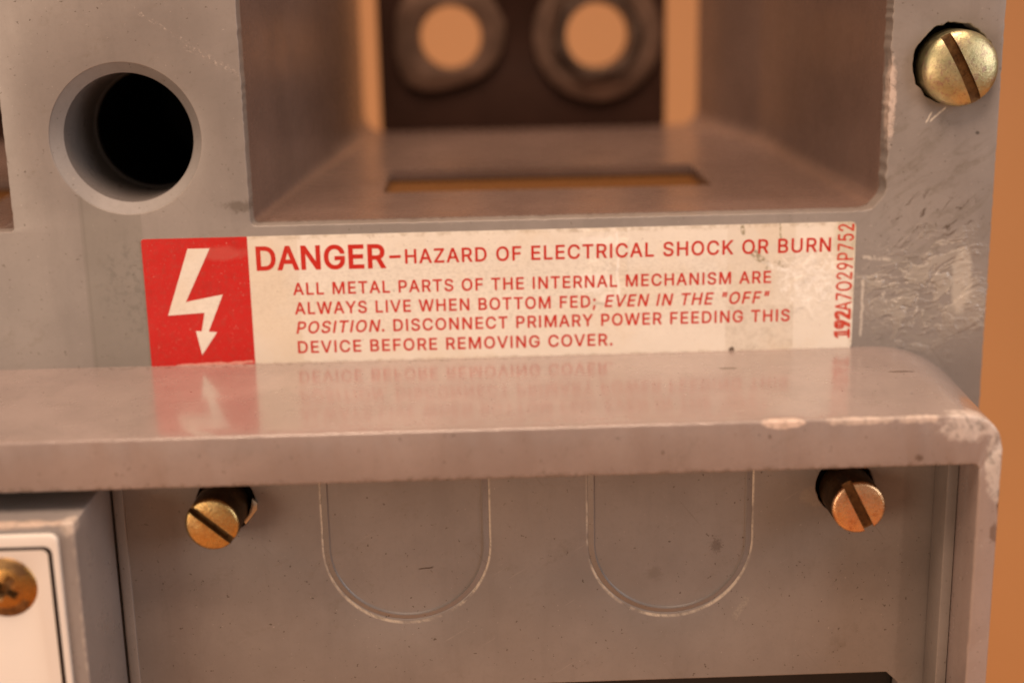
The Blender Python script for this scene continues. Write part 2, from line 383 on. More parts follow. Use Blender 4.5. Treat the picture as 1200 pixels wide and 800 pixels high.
BASE = Vector((-60, 20, -130))
def obj(name, me, mat, parent=None, label=None, smooth=False, sharp=40):
    me.transform(Matrix.Scale(MM, 4))
    o = bpy.data.objects.new(name, me)
    COL.objects.link(o)
    if isinstance(mat, tuple):
        idx = [p.material_index for p in me.polygons]
        me.materials.clear()
        for q in mat: me.materials.append(q)
        me.polygons.foreach_set('material_index', idx)
    elif mat is not None:
        me.materials.clear(); me.materials.append(mat)
    if smooth:
        for p in me.polygons: p.use_smooth = abs(p.normal.y) < .9995
        try: me.set_sharp_from_angle(angle=math.radians(sharp))
        except Exception: pass
    if parent is not None:
        o.parent = parent
        if parent.parent is None: o.matrix_parent_inverse = Matrix.Translation(-parent.location)
    if label: o['label'] = label
    return o

def me_from(bm, name):
    bmesh.ops.recalc_face_normals(bm, faces=bm.faces[:])
    me = bpy.data.meshes.new(name)
    bm.to_mesh(me); bm.free()
    return me

def evaluated(me, mods):
    """mesh (mm) run through modifiers: list of (type, dict)"""
    o = bpy.data.objects.new('work', me)
    COL.objects.link(o)
    for t, kw in mods:
        md = o.modifiers.new(t, t)
        for k, v in kw.items(): setattr(md, k, v)
    dg = bpy.context.evaluated_depsgraph_get()
    out = bpy.data.meshes.new_from_object(o.evaluated_get(dg), depsgraph=dg)
    bpy.data.objects.remove(o)
    return out

def cut(me, cutters, solver='EXACT'):
    obs = []
    mods = []
    for c in cutters:
        o = bpy.data.objects.new('cutter', c); COL.objects.link(o); obs.append(o)
        mods.append(('BOOLEAN', dict(operation='DIFFERENCE', object=o, solver=solver)))
    out = evaluated(me, mods)
    for o in obs: bpy.data.objects.remove(o)
    return out

def curve_mesh(loops, extrude=0.0, bevel=0.0, offset=None, res=1):
    """closed 2D loops (x, z) filled with holes -> mesh facing -Y (front at y = -extrude-bevel)"""
    cu = bpy.data.curves.new('work', 'CURVE')
    cu.dimensions = '2D'; cu.fill_mode = 'BOTH'
    cu.extrude = extrude; cu.bevel_depth = bevel; cu.bevel_resolution = res
    cu.offset = -bevel if offset is None else offset
    for lp in loops:
        s = cu.splines.new('POLY'); s.points.add(len(lp)-1)
        for p, q in zip(s.points, lp): p.co = (q[0], q[1], 0, 1)
        s.use_cyclic_u = True
    o = bpy.data.objects.new('work', cu); COL.objects.link(o)
    dg = bpy.context.evaluated_depsgraph_get()
    me = bpy.data.meshes.new_from_object(o.evaluated_get(dg), depsgraph=dg)
    bpy.data.objects.remove(o)
    me.transform(Matrix(((1, 0, 0, 0), (0, 0, -1, 0), (0, 1, 0, 0), (0, 0, 0, 1))))
    bm = bmesh.new(); bm.from_mesh(me)
    bmesh.ops.remove_doubles(bm, verts=bm.verts[:], dist=1e-4)
    bmesh.ops.recalc_face_normals(bm, faces=bm.faces[:])
    bm.to_mesh(me); bm.free()
    return me

def clean(lp):
    out = []
    for p in lp:
        if not out or math.hypot(p[0]-out[-1][0], p[1]-out[-1][1]) > 1e-3: out.append(p)
    while len(out) > 1 and math.hypot(out[0][0]-out[-1][0], out[0][1]-out[-1][1]) < 1e-3: out.pop()
    return out
def area(lp): return sum(a[0]*b[1]-b[0]*a[1] for a, b in zip(lp, lp[1:]+lp[:1]))/2
def swell(lp, d):
    """move a closed loop outward (counter-clockwise sense) by d"""
    out = []; k = len(lp)
    for i in range(k):
        a, p, b = Vector(lp[i-1]), Vector(lp[i]), Vector(lp[(i+1) % k])
        e1 = (p-a).normalized(); e2 = (b-p).normalized()
        n1 = Vector((e1.y, -e1.x)); n2 = Vector((e2.y, -e2.x))
        h = n1+n2
        if h.length < 1e-4: h = n1
        h.normalize()
        c = max(.5, h.dot(n1))
        q = p+h*(d/c); out.append((q.x, q.y))
    return out
def ink(loops):
    """flat print: triangles inside the outlines (non-zero winding), facing -Y"""
    bm = bmesh.new()
    from mathutils.geometry import delaunay_2d_cdt
    for group in loops:
        pts = []; eds = []
        for lp in group:
            o = len(pts); pts += [Vector(p) for p in lp]
            eds += [(o+i, o+(i+1) % len(lp)) for i in range(len(lp))]
        vs, es, fs = delaunay_2d_cdt(pts, eds, [], 0, 1e-6)[:3]
        bv = [bm.verts.new((v.x, 0, v.y)) for v in vs]
        for f in fs:
            c = sum((vs[k] for k in f), Vector((0, 0)))/len(f)
            wn = 0
            for lp in group:
                for a, b in zip(lp, lp[1:]+lp[:1]):
                    if (a[1] > c.y) != (b[1] > c.y):
                        x = a[0]+(c.y-a[1])/(b[1]-a[1])*(b[0]-a[0])
                        if x > c.x: wn += 1 if b[1] > a[1] else -1
            if wn != 0:
                try: bm.faces.new([bv[k] for k in f])
                except ValueError: pass
    for f in bm.faces:
        f.normal_update()
        if f.normal.y > 0: f.normal_flip()
    bmesh.ops.delete(bm, geom=[v for v in bm.verts if not v.link_faces], context='VERTS')
    me = bpy.data.meshes.new('ink'); bm.to_mesh(me); bm.free()
    return me
def slab(loops, y0, y1, bevel, steps=3):
    """flat board between y0 (front) and y1: first loop is the outline, the rest are holes; rounded front edges"""
    loops = [clean(l) for l in loops]
    loops = [(l if (area(l) > 0) == (i == 0) else l[::-1]) for i, l in enumerate(loops)]
    bm = bmesh.new()
    front = [swell(l, -bevel) for l in loops]
    f = ink([front]); f.transform(Matrix.Translation((0, y0, 0))); bm.from_mesh(f)
    b = ink([loops]); b.flip_normals(); b.transform(Matrix.Translation((0, y1, 0))); bm.from_mesh(b)
    for l in loops:
        rings = []
        for k in range(steps+1):
            a = math.radians(90*k/steps)
            rings.append([bm.verts.new((x, y0+bevel*(1-math.cos(a)), z)) for x, z in swell(l, -bevel*(1-math.sin(a)))])
        rings.append([bm.verts.new((x, y1, z)) for x, z in l])
        for p, q in zip(rings, rings[1:]):
            for i in range(len(p)):
                j = (i+1) % len(p); bm.faces.new((p[i], p[j], q[j], q[i]))
    bmesh.ops.remove_doubles(bm, verts=bm.verts[:], dist=2e-4)
    return me_from(bm, 'slab')

def shift(me, x=0, y=0, z=0):
    me.transform(Matrix.Translation((x, y, z))); return me

def rrect(x0, x1, z0, z1, r, k=6):
    """rounded rectangle loop; r = radii (bl, br, tr, tl)"""
    if not isinstance(r, (tuple, list)): r = (r,)*4
    out = []
    for (cx, cz, a0), rr in zip(((x0, z0, 180), (x1, z0, 270), (x1, z1, 0), (x0, z1, 90)), r):
        sx = 1 if cx == x0 else -1; sz = 1 if cz == z0 else -1
        for i in range(k+1):
            a = math.radians(a0+90*i/k)
            out.append((cx+sx*rr+rr*math.cos(a), cz+sz*rr+rr*math.sin(a)))
            if rr == 0: break
    return out

def densify(lp, step):
    out = []
    for a, b in zip(lp, lp[1:]+lp[:1]):
        L = math.hypot(b[0]-a[0], b[1]-a[1]); k = max(1, int(L/step))
        for i in range(k): out.append((a[0]+(b[0]-a[0])*i/k, a[1]+(b[1]-a[1])*i/k))
    return out

def nibble(lp, amp, cx, cz, seed=0):
    """push a dense loop slightly about with noise, as on a chipped painted edge"""
    out = []
    for x, z in lp:
        v = noise.noise(Vector((x*.9, z*.9, seed)))*.6+max(0, noise.noise(Vector((x*.45, z*.45, seed+9)))-.25)*1.6
        d = Vector((x-cx, z-cz)).normalized()
        k = amp*(1.5 if x > 60 else .45)
        out.append((x+d.x*k*v, z+d.y*k*v))
    return out

def circle(cx, cz, r, k=64):
    return [(cx+r*math.cos(2*math.pi*i/k), cz+r*math.sin(2*math.pi*i/k)) for i in range(k)]

def lathe(prof, cx, cz, k=72, y0=0.0, closed=False):
    """profile of (radius, y) spun about the y axis through (cx, cz)"""
    bm = bmesh.new(); rings = []
    for r, y in prof:
        if r < 1e-6: rings.append([bm.verts.new((cx, y+y0, cz))])
        else: rings.append([bm.verts.new((cx+r*math.cos(2*math.pi*i/k), y+y0, cz+r*math.sin(2*math.pi*i/k))) for i in range(k)])
    pairs = list(zip(rings, rings[1:]))
    if closed: pairs.append((rings[-1], rings[0]))
    for a, b in pairs:
        for i in range(k):
            j = (i+1) % k
            if len(a) == 1 and len(b) == 1: continue
            if len(a) == 1: bm.faces.new((a[0], b[i], b[j]))
            elif len(b) == 1: bm.faces.new((a[i], a[j], b[0]))
            else: bm.faces.new((a[i], a[j], b[j], b[i]))
    return me_from(bm, 'lathe')

def boxmesh(x0, x1, y0, y1, z0, z1, bevel=0.0, seg=2):
    bm = bmesh.new()
    bmesh.ops.create_cube(bm, size=1)
    for v in bm.verts:
        v.co = Vector((x0 if v.co.x < 0 else x1, y0 if v.co.y < 0 else y1, z0 if v.co.z < 0 else z1))
    if bevel: bmesh.ops.bevel(bm, geom=bm.edges[:], offset=bevel, segments=seg, profile=.5, affect='EDGES')
    return me_from(bm, 'box')

def join(*mes):
    bm = bmesh.new()
    for q in mes: bm.from_mesh(q)
    me = bpy.data.meshes.new('joined'); bm.to_mesh(me); bm.free()
    return me

# ------------------------------------------------------------------ setting
bm = bmesh.new()
prof = [(-900, -262)]+[(700-420+420*math.sin(math.radians(a)), -262+420-420*math.cos(math.radians(a))) for a in range(0, 91, 5)]+[(700, 1200)]
vs = [[bm.verts.new((x, y, z)) for x in (-1600, 1600)] for y, z in prof]
for a, b in zip(vs, vs[1:]): bm.faces.new((a[0], a[1], b[1], b[0]))
tag(obj('backdrop', evaluated(me_from(bm, 'backdrop'), [('SOLIDIFY', dict(thickness=15, offset=-1))]), M_back, smooth=True), kind='structure')

# ------------------------------------------------------------------ the switch
sw = bpy.data.objects.new('electrical_switch', None)
COL.objects.link(sw)
sw.location = BASE*MM
sw.empty_display_size = .05
tag(sw, label='scuffed grey painted electrical switch housing with a red danger sticker above its ledge', category='electrical switch')

# front flange with two compartment openings, the round bore and the screw hole
XR = 84.3
open_main = rrect(-44.8, 65.2, 13.2, 92, (.9, 4.2, 4, 4))
open_side = rrect(-195.2, -85.2, 13.2, 92, (2.2, .8, 4, 4))
hole_c = (-64.9, 28.5)
screw_c = (75.85, 38.1)
out = rrect(-236, XR, -262, 110, 1.0)
fr = slab([nibble(densify(out, .8), .16, -70, 0, 3), nibble(densify(open_main, .35), .42, 10, 45, 1), nibble(densify(open_side, .5), .3, -140, 45, 1),
           circle(*hole_c, 12.75, 96), nibble(circle(*screw_c, 6.85, 90), .35, *screw_c, 5)], 0, 4.0, .18)
obj('front_flange', fr, M_frame, sw, smooth=True)

# round bore: chamfer, tube, step
bore = lathe([(12.9, .08), (11.0, 2.5), (10.95, 2.7), (10.95, 21.5), (10.7, 21.9), (10.7, 23.0), (13.2, 23.0), (13.2, 4.2), (12.66, 3.9)], *hole_c, 96, closed=True)
bore.materials.append(None); bore.materials.append(None)
for p in bore.polygons: p.material_index = 0 if p.center.y < 2.45 and Vector((p.center.x-hole_c[0], 0, p.center.z-hole_c[1])).length < 12.7 else 1
bo = obj('bore', bore, (M_chamfer, M_bore), sw, smooth=True, sharp=15)
obj('bore_back_shade', lathe([(14.5, 4.3), (14.5, 95), (0, 95), (0, 94), (13.6, 94), (13.6, 4.3)], *hole_c, 64), M_dark, bo)

# compartments behind the openings
def liner(dx):
    bm = bmesh.new()
    ys = [3.95, 20, 45, 70, 86, 90, 108, 127]
    rings = []
    for y in ys:
        xl = -44.8+.085*(y-4)
        xr = 65.2-.042*(y-4) if y <= 88 else 61.7-.215*(y-88)
        zf = 13.2+.036*y
        ring = [(xl, 92)]
        r1 = .9+.03*y; r2 = 4.2
        for i in range(9):
            a = math.radians(180+90*i/8); ring.append((xl+r1+r1*math.cos(a), zf+r1+r1*math.sin(a)))
        for i in range(9):
            a = math.radians(270+90*i/8); ring.append((xr-r2+r2*math.cos(a), zf+r2+r2*math.sin(a)))
        ring += [(xr, 92)]
        rings.append([bm.verts.new((x+dx, y, z)) for x, z in ring])
    for a, b in zip(rings, rings[1:]):
        for i in range(len(a)-1): bm.faces.new((a[i], a[i+1], b[i+1], b[i]))
    me = me_from(bm, 'liner')
    # make the wall 2 mm thick, away from the compartment
    c = Vector((10.2+dx, 50, 55))
    p = max(me.polygons, key=lambda q: q.area)
    inward = (c-p.center).dot(p.normal) > 0
    me = evaluated(me, [('SOLIDIFY', dict(thickness=1.9, offset=-1.0 if inward else 1.0, use_even_offset=True))])
    slot = boxmesh(-24+dx, (40.5 if dx == 0 else 52)+dx, 31, 58.5, 0, 30)
    return cut(me, [slot])
def contact_plate(dx):
    plate = curve_mesh([rrect(-29.9+dx, 44.7+dx, 17.75, 90, 1.0), circle(-11.05+dx, 41.6, 7.9), circle(26.8+dx, 41.3, 8.2)], extrude=2.0, bevel=.3)
    return shift(plate, 0, 127.5, 0)
def ribs(dx):
    bm = bmesh.new()
    pts = []
    for i in range(121):
        pts.append((-32+dx+i*.75, 10.75+(.35 if i % 2 else -.35)))
    rows = [[bm.verts.new((x, y, z+.036*y)) for x, z in pts] for y in (24, 72)]
    for i in range(len(pts)-1): bm.faces.new((rows[0][i], rows[0][i+1], rows[1][i+1], rows[1][i]))
    return evaluated(me_from(bm, 'ribs'), [('SOLIDIFY', dict(thickness=1.2, offset=-1))])
for dx in (0, -150.4):
    ln = obj('compartment', liner(dx), M_liner, sw, smooth=True)
    obj('ribbed_strip', ribs(dx), M_ochre, ln)
    pl = obj('contact_plate', contact_plate(dx), M_black, sw, smooth=True)
    # left: broad tarnished lug; right: washer and dark hex nut
    lug = [(-11.05+dx+q*math.cos(math.radians(15*i)), 41.6+q*math.sin(math.radians(15*i))) for i, q in enumerate((14, 14.6, 14.2, 14.8, 15, 14.4, 13.8, 14.2, 15, 15.6, 15.2, 14.4, 14.2, 14.8, 15.6, 16.4, 15.4, 13.8, 12.6, 12.2, 12.4, 12.8, 13.2, 13.6))]
    obj('lug', shift(curve_mesh([lug, circle(-11.05+dx, 41.6, 8.0)], .5, .3), 0, 124.2, 0), M_contact, pl, smooth=True)
    obj('washer', shift(curve_mesh([circle(26.8+dx, 41.3, 16.6), circle(26.8+dx, 41.3, 11.2)], .5, .3), 0, 124.2, 0), M_contact, pl, smooth=True)
    hexa = [(26.8+dx+11.9*math.cos(math.radians(60*i+12)), 41.3+11.9*math.sin(math.radians(60*i+12))) for i in range(6)]
    obj('nut', shift(curve_mesh([hexa, circle(26.8+dx, 41.3, 8.3)], 1.6, .4), 0, 122.9, 0), M_nut, pl, smooth=True)

# ledge and right side wall: one moulded lip
def ledge():
    NX = 420
    st = []   # stations: (kind, t)
    for i in range(NX): st.append(('top', i/NX))
    for i in range(25): st.append(('arc', i/24))
    for i in range(1, 150): st.append(('side', i/149))
    ztop, zin, xin, xl, zb = -11.2, -19.0, 68.55, -236.0, -262.0
    def outer(kind, t, y):
        k = (y+42)/42
        xe = 71.9+(84.2-71.9)*k; r = 5.6+14.4*k
        if kind == 'top': return (xl+(xe-r-xl)*t, ztop)
        if kind == 'arc':
            a = math.radians(90-90*t); return (xe-r+r*math.cos(a), ztop-r+r*math.sin(a))
        return (xe, ztop-r+(zb-ztop+r)*t)
    def inner(kind, t):
        if kind == 'top': return (xl+(xin-1.0-xl)*t, zin)
        if kind == 'arc':
            a = math.radians(90-90*t); return (xin-1.0+1.0*math.cos(a), zin-1.0+1.0*math.sin(a))
        return (xin, zin-1+(zb-zin+1)*t)
    bm = bmesh.new(); rings = []
    for kind, t in st:
        O0 = outer(kind, t, -42); I0 = inner(kind, t)
        dv = Vector((I0[0]-O0[0], I0[1]-O0[1])); dv.normalize()
        loop = []
        def P(base, off, y): loop.append(Vector((base[0]+dv.x*off, y, base[1]+dv.y*off)))
        ro, ri = 0.48, 0.35
        for y in (-.02, -10, -20, -30, -38): P(outer(kind, t, y), 0, y)
        for i in range(6):
            a = math.radians(90*i/5); P(outer(kind, t, -42), ro*(1-math.cos(a)), -42+ro*(1-math.sin(a)))
        for i in range(4):
            a = math.radians(90-90*i/3); P(I0, -ri*(1-math.cos(a)), -42+ri*(1-math.sin(a)))
        for y in (-36, -20, -.02): P(I0, 0, y)
        # worn, slightly knocked-in front edges
        for q in loop:
            if q.y < -40.2:
                c = q*1.0
                a = noise.noise(c*.55)*.10+noise.noise(c*1.7)*.06
                big = max(0, noise.noise(c*.28+Vector((3, 1, 8)))-.28)*.9
                rough = 2.2 if c.x > 58 else 1.0
                q.y += (abs(a)*.9+big*.5)*rough
                q.z += a*.55*rough
        rings.append([bm.verts.new(q) for q in loop])
    for a, b in zip(rings, rings[1:]):
        k = len(a)
        for i in range(k): bm.faces.new((a[i], a[(i+1) % k], b[(i+1) % k], b[i]))
    bm.faces.new(rings[0]); bm.faces.new(rings[-1])
    return me_from(bm, 'ledge')
obj('ledge', ledge(), M_lip, sw, smooth=True)

# recessed knockout panel under the ledge
def ushape(x0, x1, zb, ztop):
    r = (x1-x0)/2; cx = (x0+x1)/2
    return [(x1, ztop)]+[(x0, ztop)]+[(cx+r*math.cos(math.radians(180+180*i/40)), zb+r+r*.96*math.sin(math.radians(180+180*i/40))) for i in range(41)]
kn = [(-31.8, -5.3, -48.2), (10.8, 37.2, -48.5)]
outline = [(-64.9, -19.3), (-64.9, -60.2), (60.6, -60.2), (62.6, -62.2), (62.6, -130), (68.4, -130), (68.4, -19.3)]
pan = slab([nibble(densify(outline, .8), .12, 0, -40, 4)]+[densify(ushape(a, b, c, -20.3), .8) for a, b, c in kn]+
           [nibble(circle(52.2, -26.9, 4.6, 60), .5, 52.2, -26.9, 6), nibble(circle(-47.0, -26.7, 4.6, 60), .5, -47, -26.7, 8)], -28.0, -25.2, .3)
pn = obj('knockout_panel', pan, M_panel, sw, smooth=True)
def recess(a, b, c):
    """tongue lying in a drafted U-shaped recess"""
    bm = bmesh.new(); rings = []
    steps = [(-.06, -27.9), (.08, -27.6), (.5, -27.2), (.7, -27.1), (1.0, -27.06)]
    for off, y in steps:
        lp = ushape(a+off, b-off, c+off*1.25, -20.2)
        lp = lp[1:]+lp[:1]
        rings.append([bm.verts.new((x, y, z)) for x, z in lp])
    for p, q in zip(rings, rings[1:]):
        k = len(p)
        for i in range(k-1): bm.faces.new((p[i], p[i+1], q[i+1], q[i]))
    bm.faces.new(rings[-1])
    return evaluated(me_from(bm, 'knockout'), [('SOLIDIFY', dict(thickness=1.0, offset=-1))])
for a, b, c in kn:
    obj('knockout', recess(a, b, c), M_tongue, pn, smooth=True)
obj('rail', boxmesh(66.7, 68.45, -34.0, -28.2, -130, -19.4, .25), M_panel, pn, smooth=True)
obj('bead', boxmesh(-64.6, -63.0, -28.5, -27.6, -130, -19.5, .3), M_panel, pn, smooth=True)
obj('inner_shade_block', boxmesh(-64, 62.5, -24.6, -.4, -130, -19.6), M_dark, sw)  # dark block filling the shaded void behind the panel

# operator box at the lower left with a white plate
bm = bmesh.new()
bmesh.ops.create_cube(bm, size=1)
for v in bm.verts:
    x = -150 if v.co.x < 0 else (-65.6 if v.co.y < 0 else -65.1)
    v.co = Vector((x, -46 if v.co.y < 0 else -25, -130 if v.co.z < 0 else (-22.4 if v.co.y < 0 else -21.9)))
bmesh.ops.subdivide_edges(bm, edges=bm.edges[:], cuts=40, use_grid_fill=True)
bx = evaluated(me_from(bm, 'box'), [('BEVEL', dict(width=.32, segments=3, limit_method='ANGLE', angle_limit=math.radians(30)))])
for v in bx.vertices:
    q = noise.noise(v.co*.6)*.06; v.co.z += q; v.co.y += q*.5
ob = obj('operator_box', bx, M_box, sw, smooth=True)
wp = obj('name_plate', shift(curve_mesh([rrect(-140, -67.9, -120, -23.75, 1.3), circle(-76.0, -31.6, 4.3)], .35, .12, res=2), 0, -46.5, 0), M_white, ob, smooth=True)
obj('border_line', shift(curve_mesh([rrect(-138, -68.75, -118, -25.45, 1.2), rrect(-137.4, -69.4, -117.4, -25.95, .9)], .01, 0), 0, -47.0, 0), M_line, wp)

# ------------------------------------------------------------------ screws
def mark_slot(me, cx, cz, ang, w, y_face, depth, half=99):
    """faces of the cut slot take material 1 (dirt and recess shade in the colour)"""
    inv = Matrix.Rotation(-ang, 4, 'Y')
    me.materials.clear(); me.materials.append(None); me.materials.append(None); me.materials.append(None)
    for p in me.polygons:
        q = inv @ Vector((p.center.x-cx, p.center.y, p.center.z-cz)); n = inv @ p.normal
        if q.y > y_face+.02 and q.y < y_face+depth+.05 and abs(q.z) < w/2+.02 and abs(q.x) < half and (abs(n.z) > .9 or n.y < -.9 or half < 50): p.material_index = 1
def slotted(head, cx, cz, ang, slot_w, slot_d, y_face, side=None):
    me = lathe(head, cx, cz, 96)
    c = boxmesh(-20, 20, y_face-5, y_face+slot_d, -slot_w/2, slot_w/2)
    c.transform(Matrix.Rotation(ang, 4, 'Y')); shift(c, cx, 0, cz)
    me = cut(me, [c])
    mark_slot(me, cx, cz, ang, slot_w, y_face, slot_d)
    if side is not None:       # ledge shade on the head's flank, put into the colour
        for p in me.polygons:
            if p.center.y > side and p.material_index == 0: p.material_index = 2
    return me
def tilt(me, cx, cy, cz, rx, rz):
    me.transform(Matrix.Translation((cx, cy, cz)) @ Matrix.Rotation(rx, 4, 'X') @ Matrix.Rotation(rz, 4, 'Z') @ Matrix.Translation((-cx, -cy, -cz)))
    return me
# domed head in the flange, sitting off-centre in its hole
R = 6.35
prof = [(0, -4.3)]+[(R*math.sin(a)*1.0, -4.3+2.2*(1-math.cos(a))) for a in [math.radians(x) for x in (10, 20, 30, 40, 50, 60, 70, 80, 88)]]+[(R, -1.9), (R, 3.2), (3, 3.2), (3, 14), (0, 14)]
# slot direction in the photo: from upper left to lower right
s1 = slotted(prof, 76.45, 37.45, math.radians(62), 1.75, 1.9, -4.3)
obj('screw', tilt(s1, 76.45, 0, 37.4, math.radians(2), math.radians(-3)), (M_zinc, M_slot, M_flank), sw, 'yellowish domed slotted screw in the right flange', True)
obj('screw_hole_shade', lathe([(7.35, 4.1), (7.35, 12), (0, 12), (0, 11.4), (6.9, 11.4), (6.9, 4.1)], *screw_c, 48), M_dark, sw)
# long fillister heads in the recessed panel
def fillister(cx, cz, r, y, ang, w):
    p = [(0, y), (r-.55, y), (r-.2, y+.12), (r, y+.45), (r, y+9.0), (r-.3, y+9.3), (2.4, y+9.3), (2.4, y+22), (0, y+22)]
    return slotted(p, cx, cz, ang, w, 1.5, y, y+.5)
s2 = fillister(52.49, -27.68, 4.2, -36.0, math.radians(63), 1.6)
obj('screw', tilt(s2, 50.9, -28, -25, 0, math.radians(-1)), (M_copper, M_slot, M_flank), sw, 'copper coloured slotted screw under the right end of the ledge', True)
s3 = fillister(-47.6, -27.3, 4.15, -36.0, math.radians(41), 1.25)
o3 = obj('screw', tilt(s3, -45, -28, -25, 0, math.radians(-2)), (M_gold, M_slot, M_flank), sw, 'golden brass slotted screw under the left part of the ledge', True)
obj('lock_washer', shift(curve_mesh([[(-42.7, -25.9), (-41.9, -26.6), (-42.0, -27.7), (-42.9, -28.9), (-44.0, -30.2), (-44.3, -29.6), (-43.4, -28.4), (-43.0, -27.2)]], .3, .1), 0, -28.3, 0), M_washer, sw, smooth=True)
# countersunk cross-recess screw in the white plate
def phillips():
    cx, cz = -76.0, -31.6
    p = [(0, -47.75), (1.5, -47.72), (3.0, -47.55), (4.1, -47.25), (4.65, -46.95), (4.72, -46.8), (2.5, -44.5), (0, -44.5)]
    me = lathe(p, cx, cz, 96)
    cs = []
    for a in (35, 125):
        c = boxmesh(-2.9, 2.9, -49, -46.3, -.75, .75)
        for v in c.vertices:      # recess narrows towards its floor
            if v.co.y > -48: v.co.x *= .45; v.co.z *= .7
        c.transform(Matrix.Rotation(math.radians(a), 4, 'Y')); shift(c, cx, 0, cz); cs.append(c)
    me = cut(me, cs)
    mark_slot(me, cx, cz, 0, 9, -47.55, 1.4, 3)
    return me
obj('plate_screw', phillips(), (M_bronze, M_slot, M_flank), ob, 'bronze cross-slotted screw in the white plate', True)

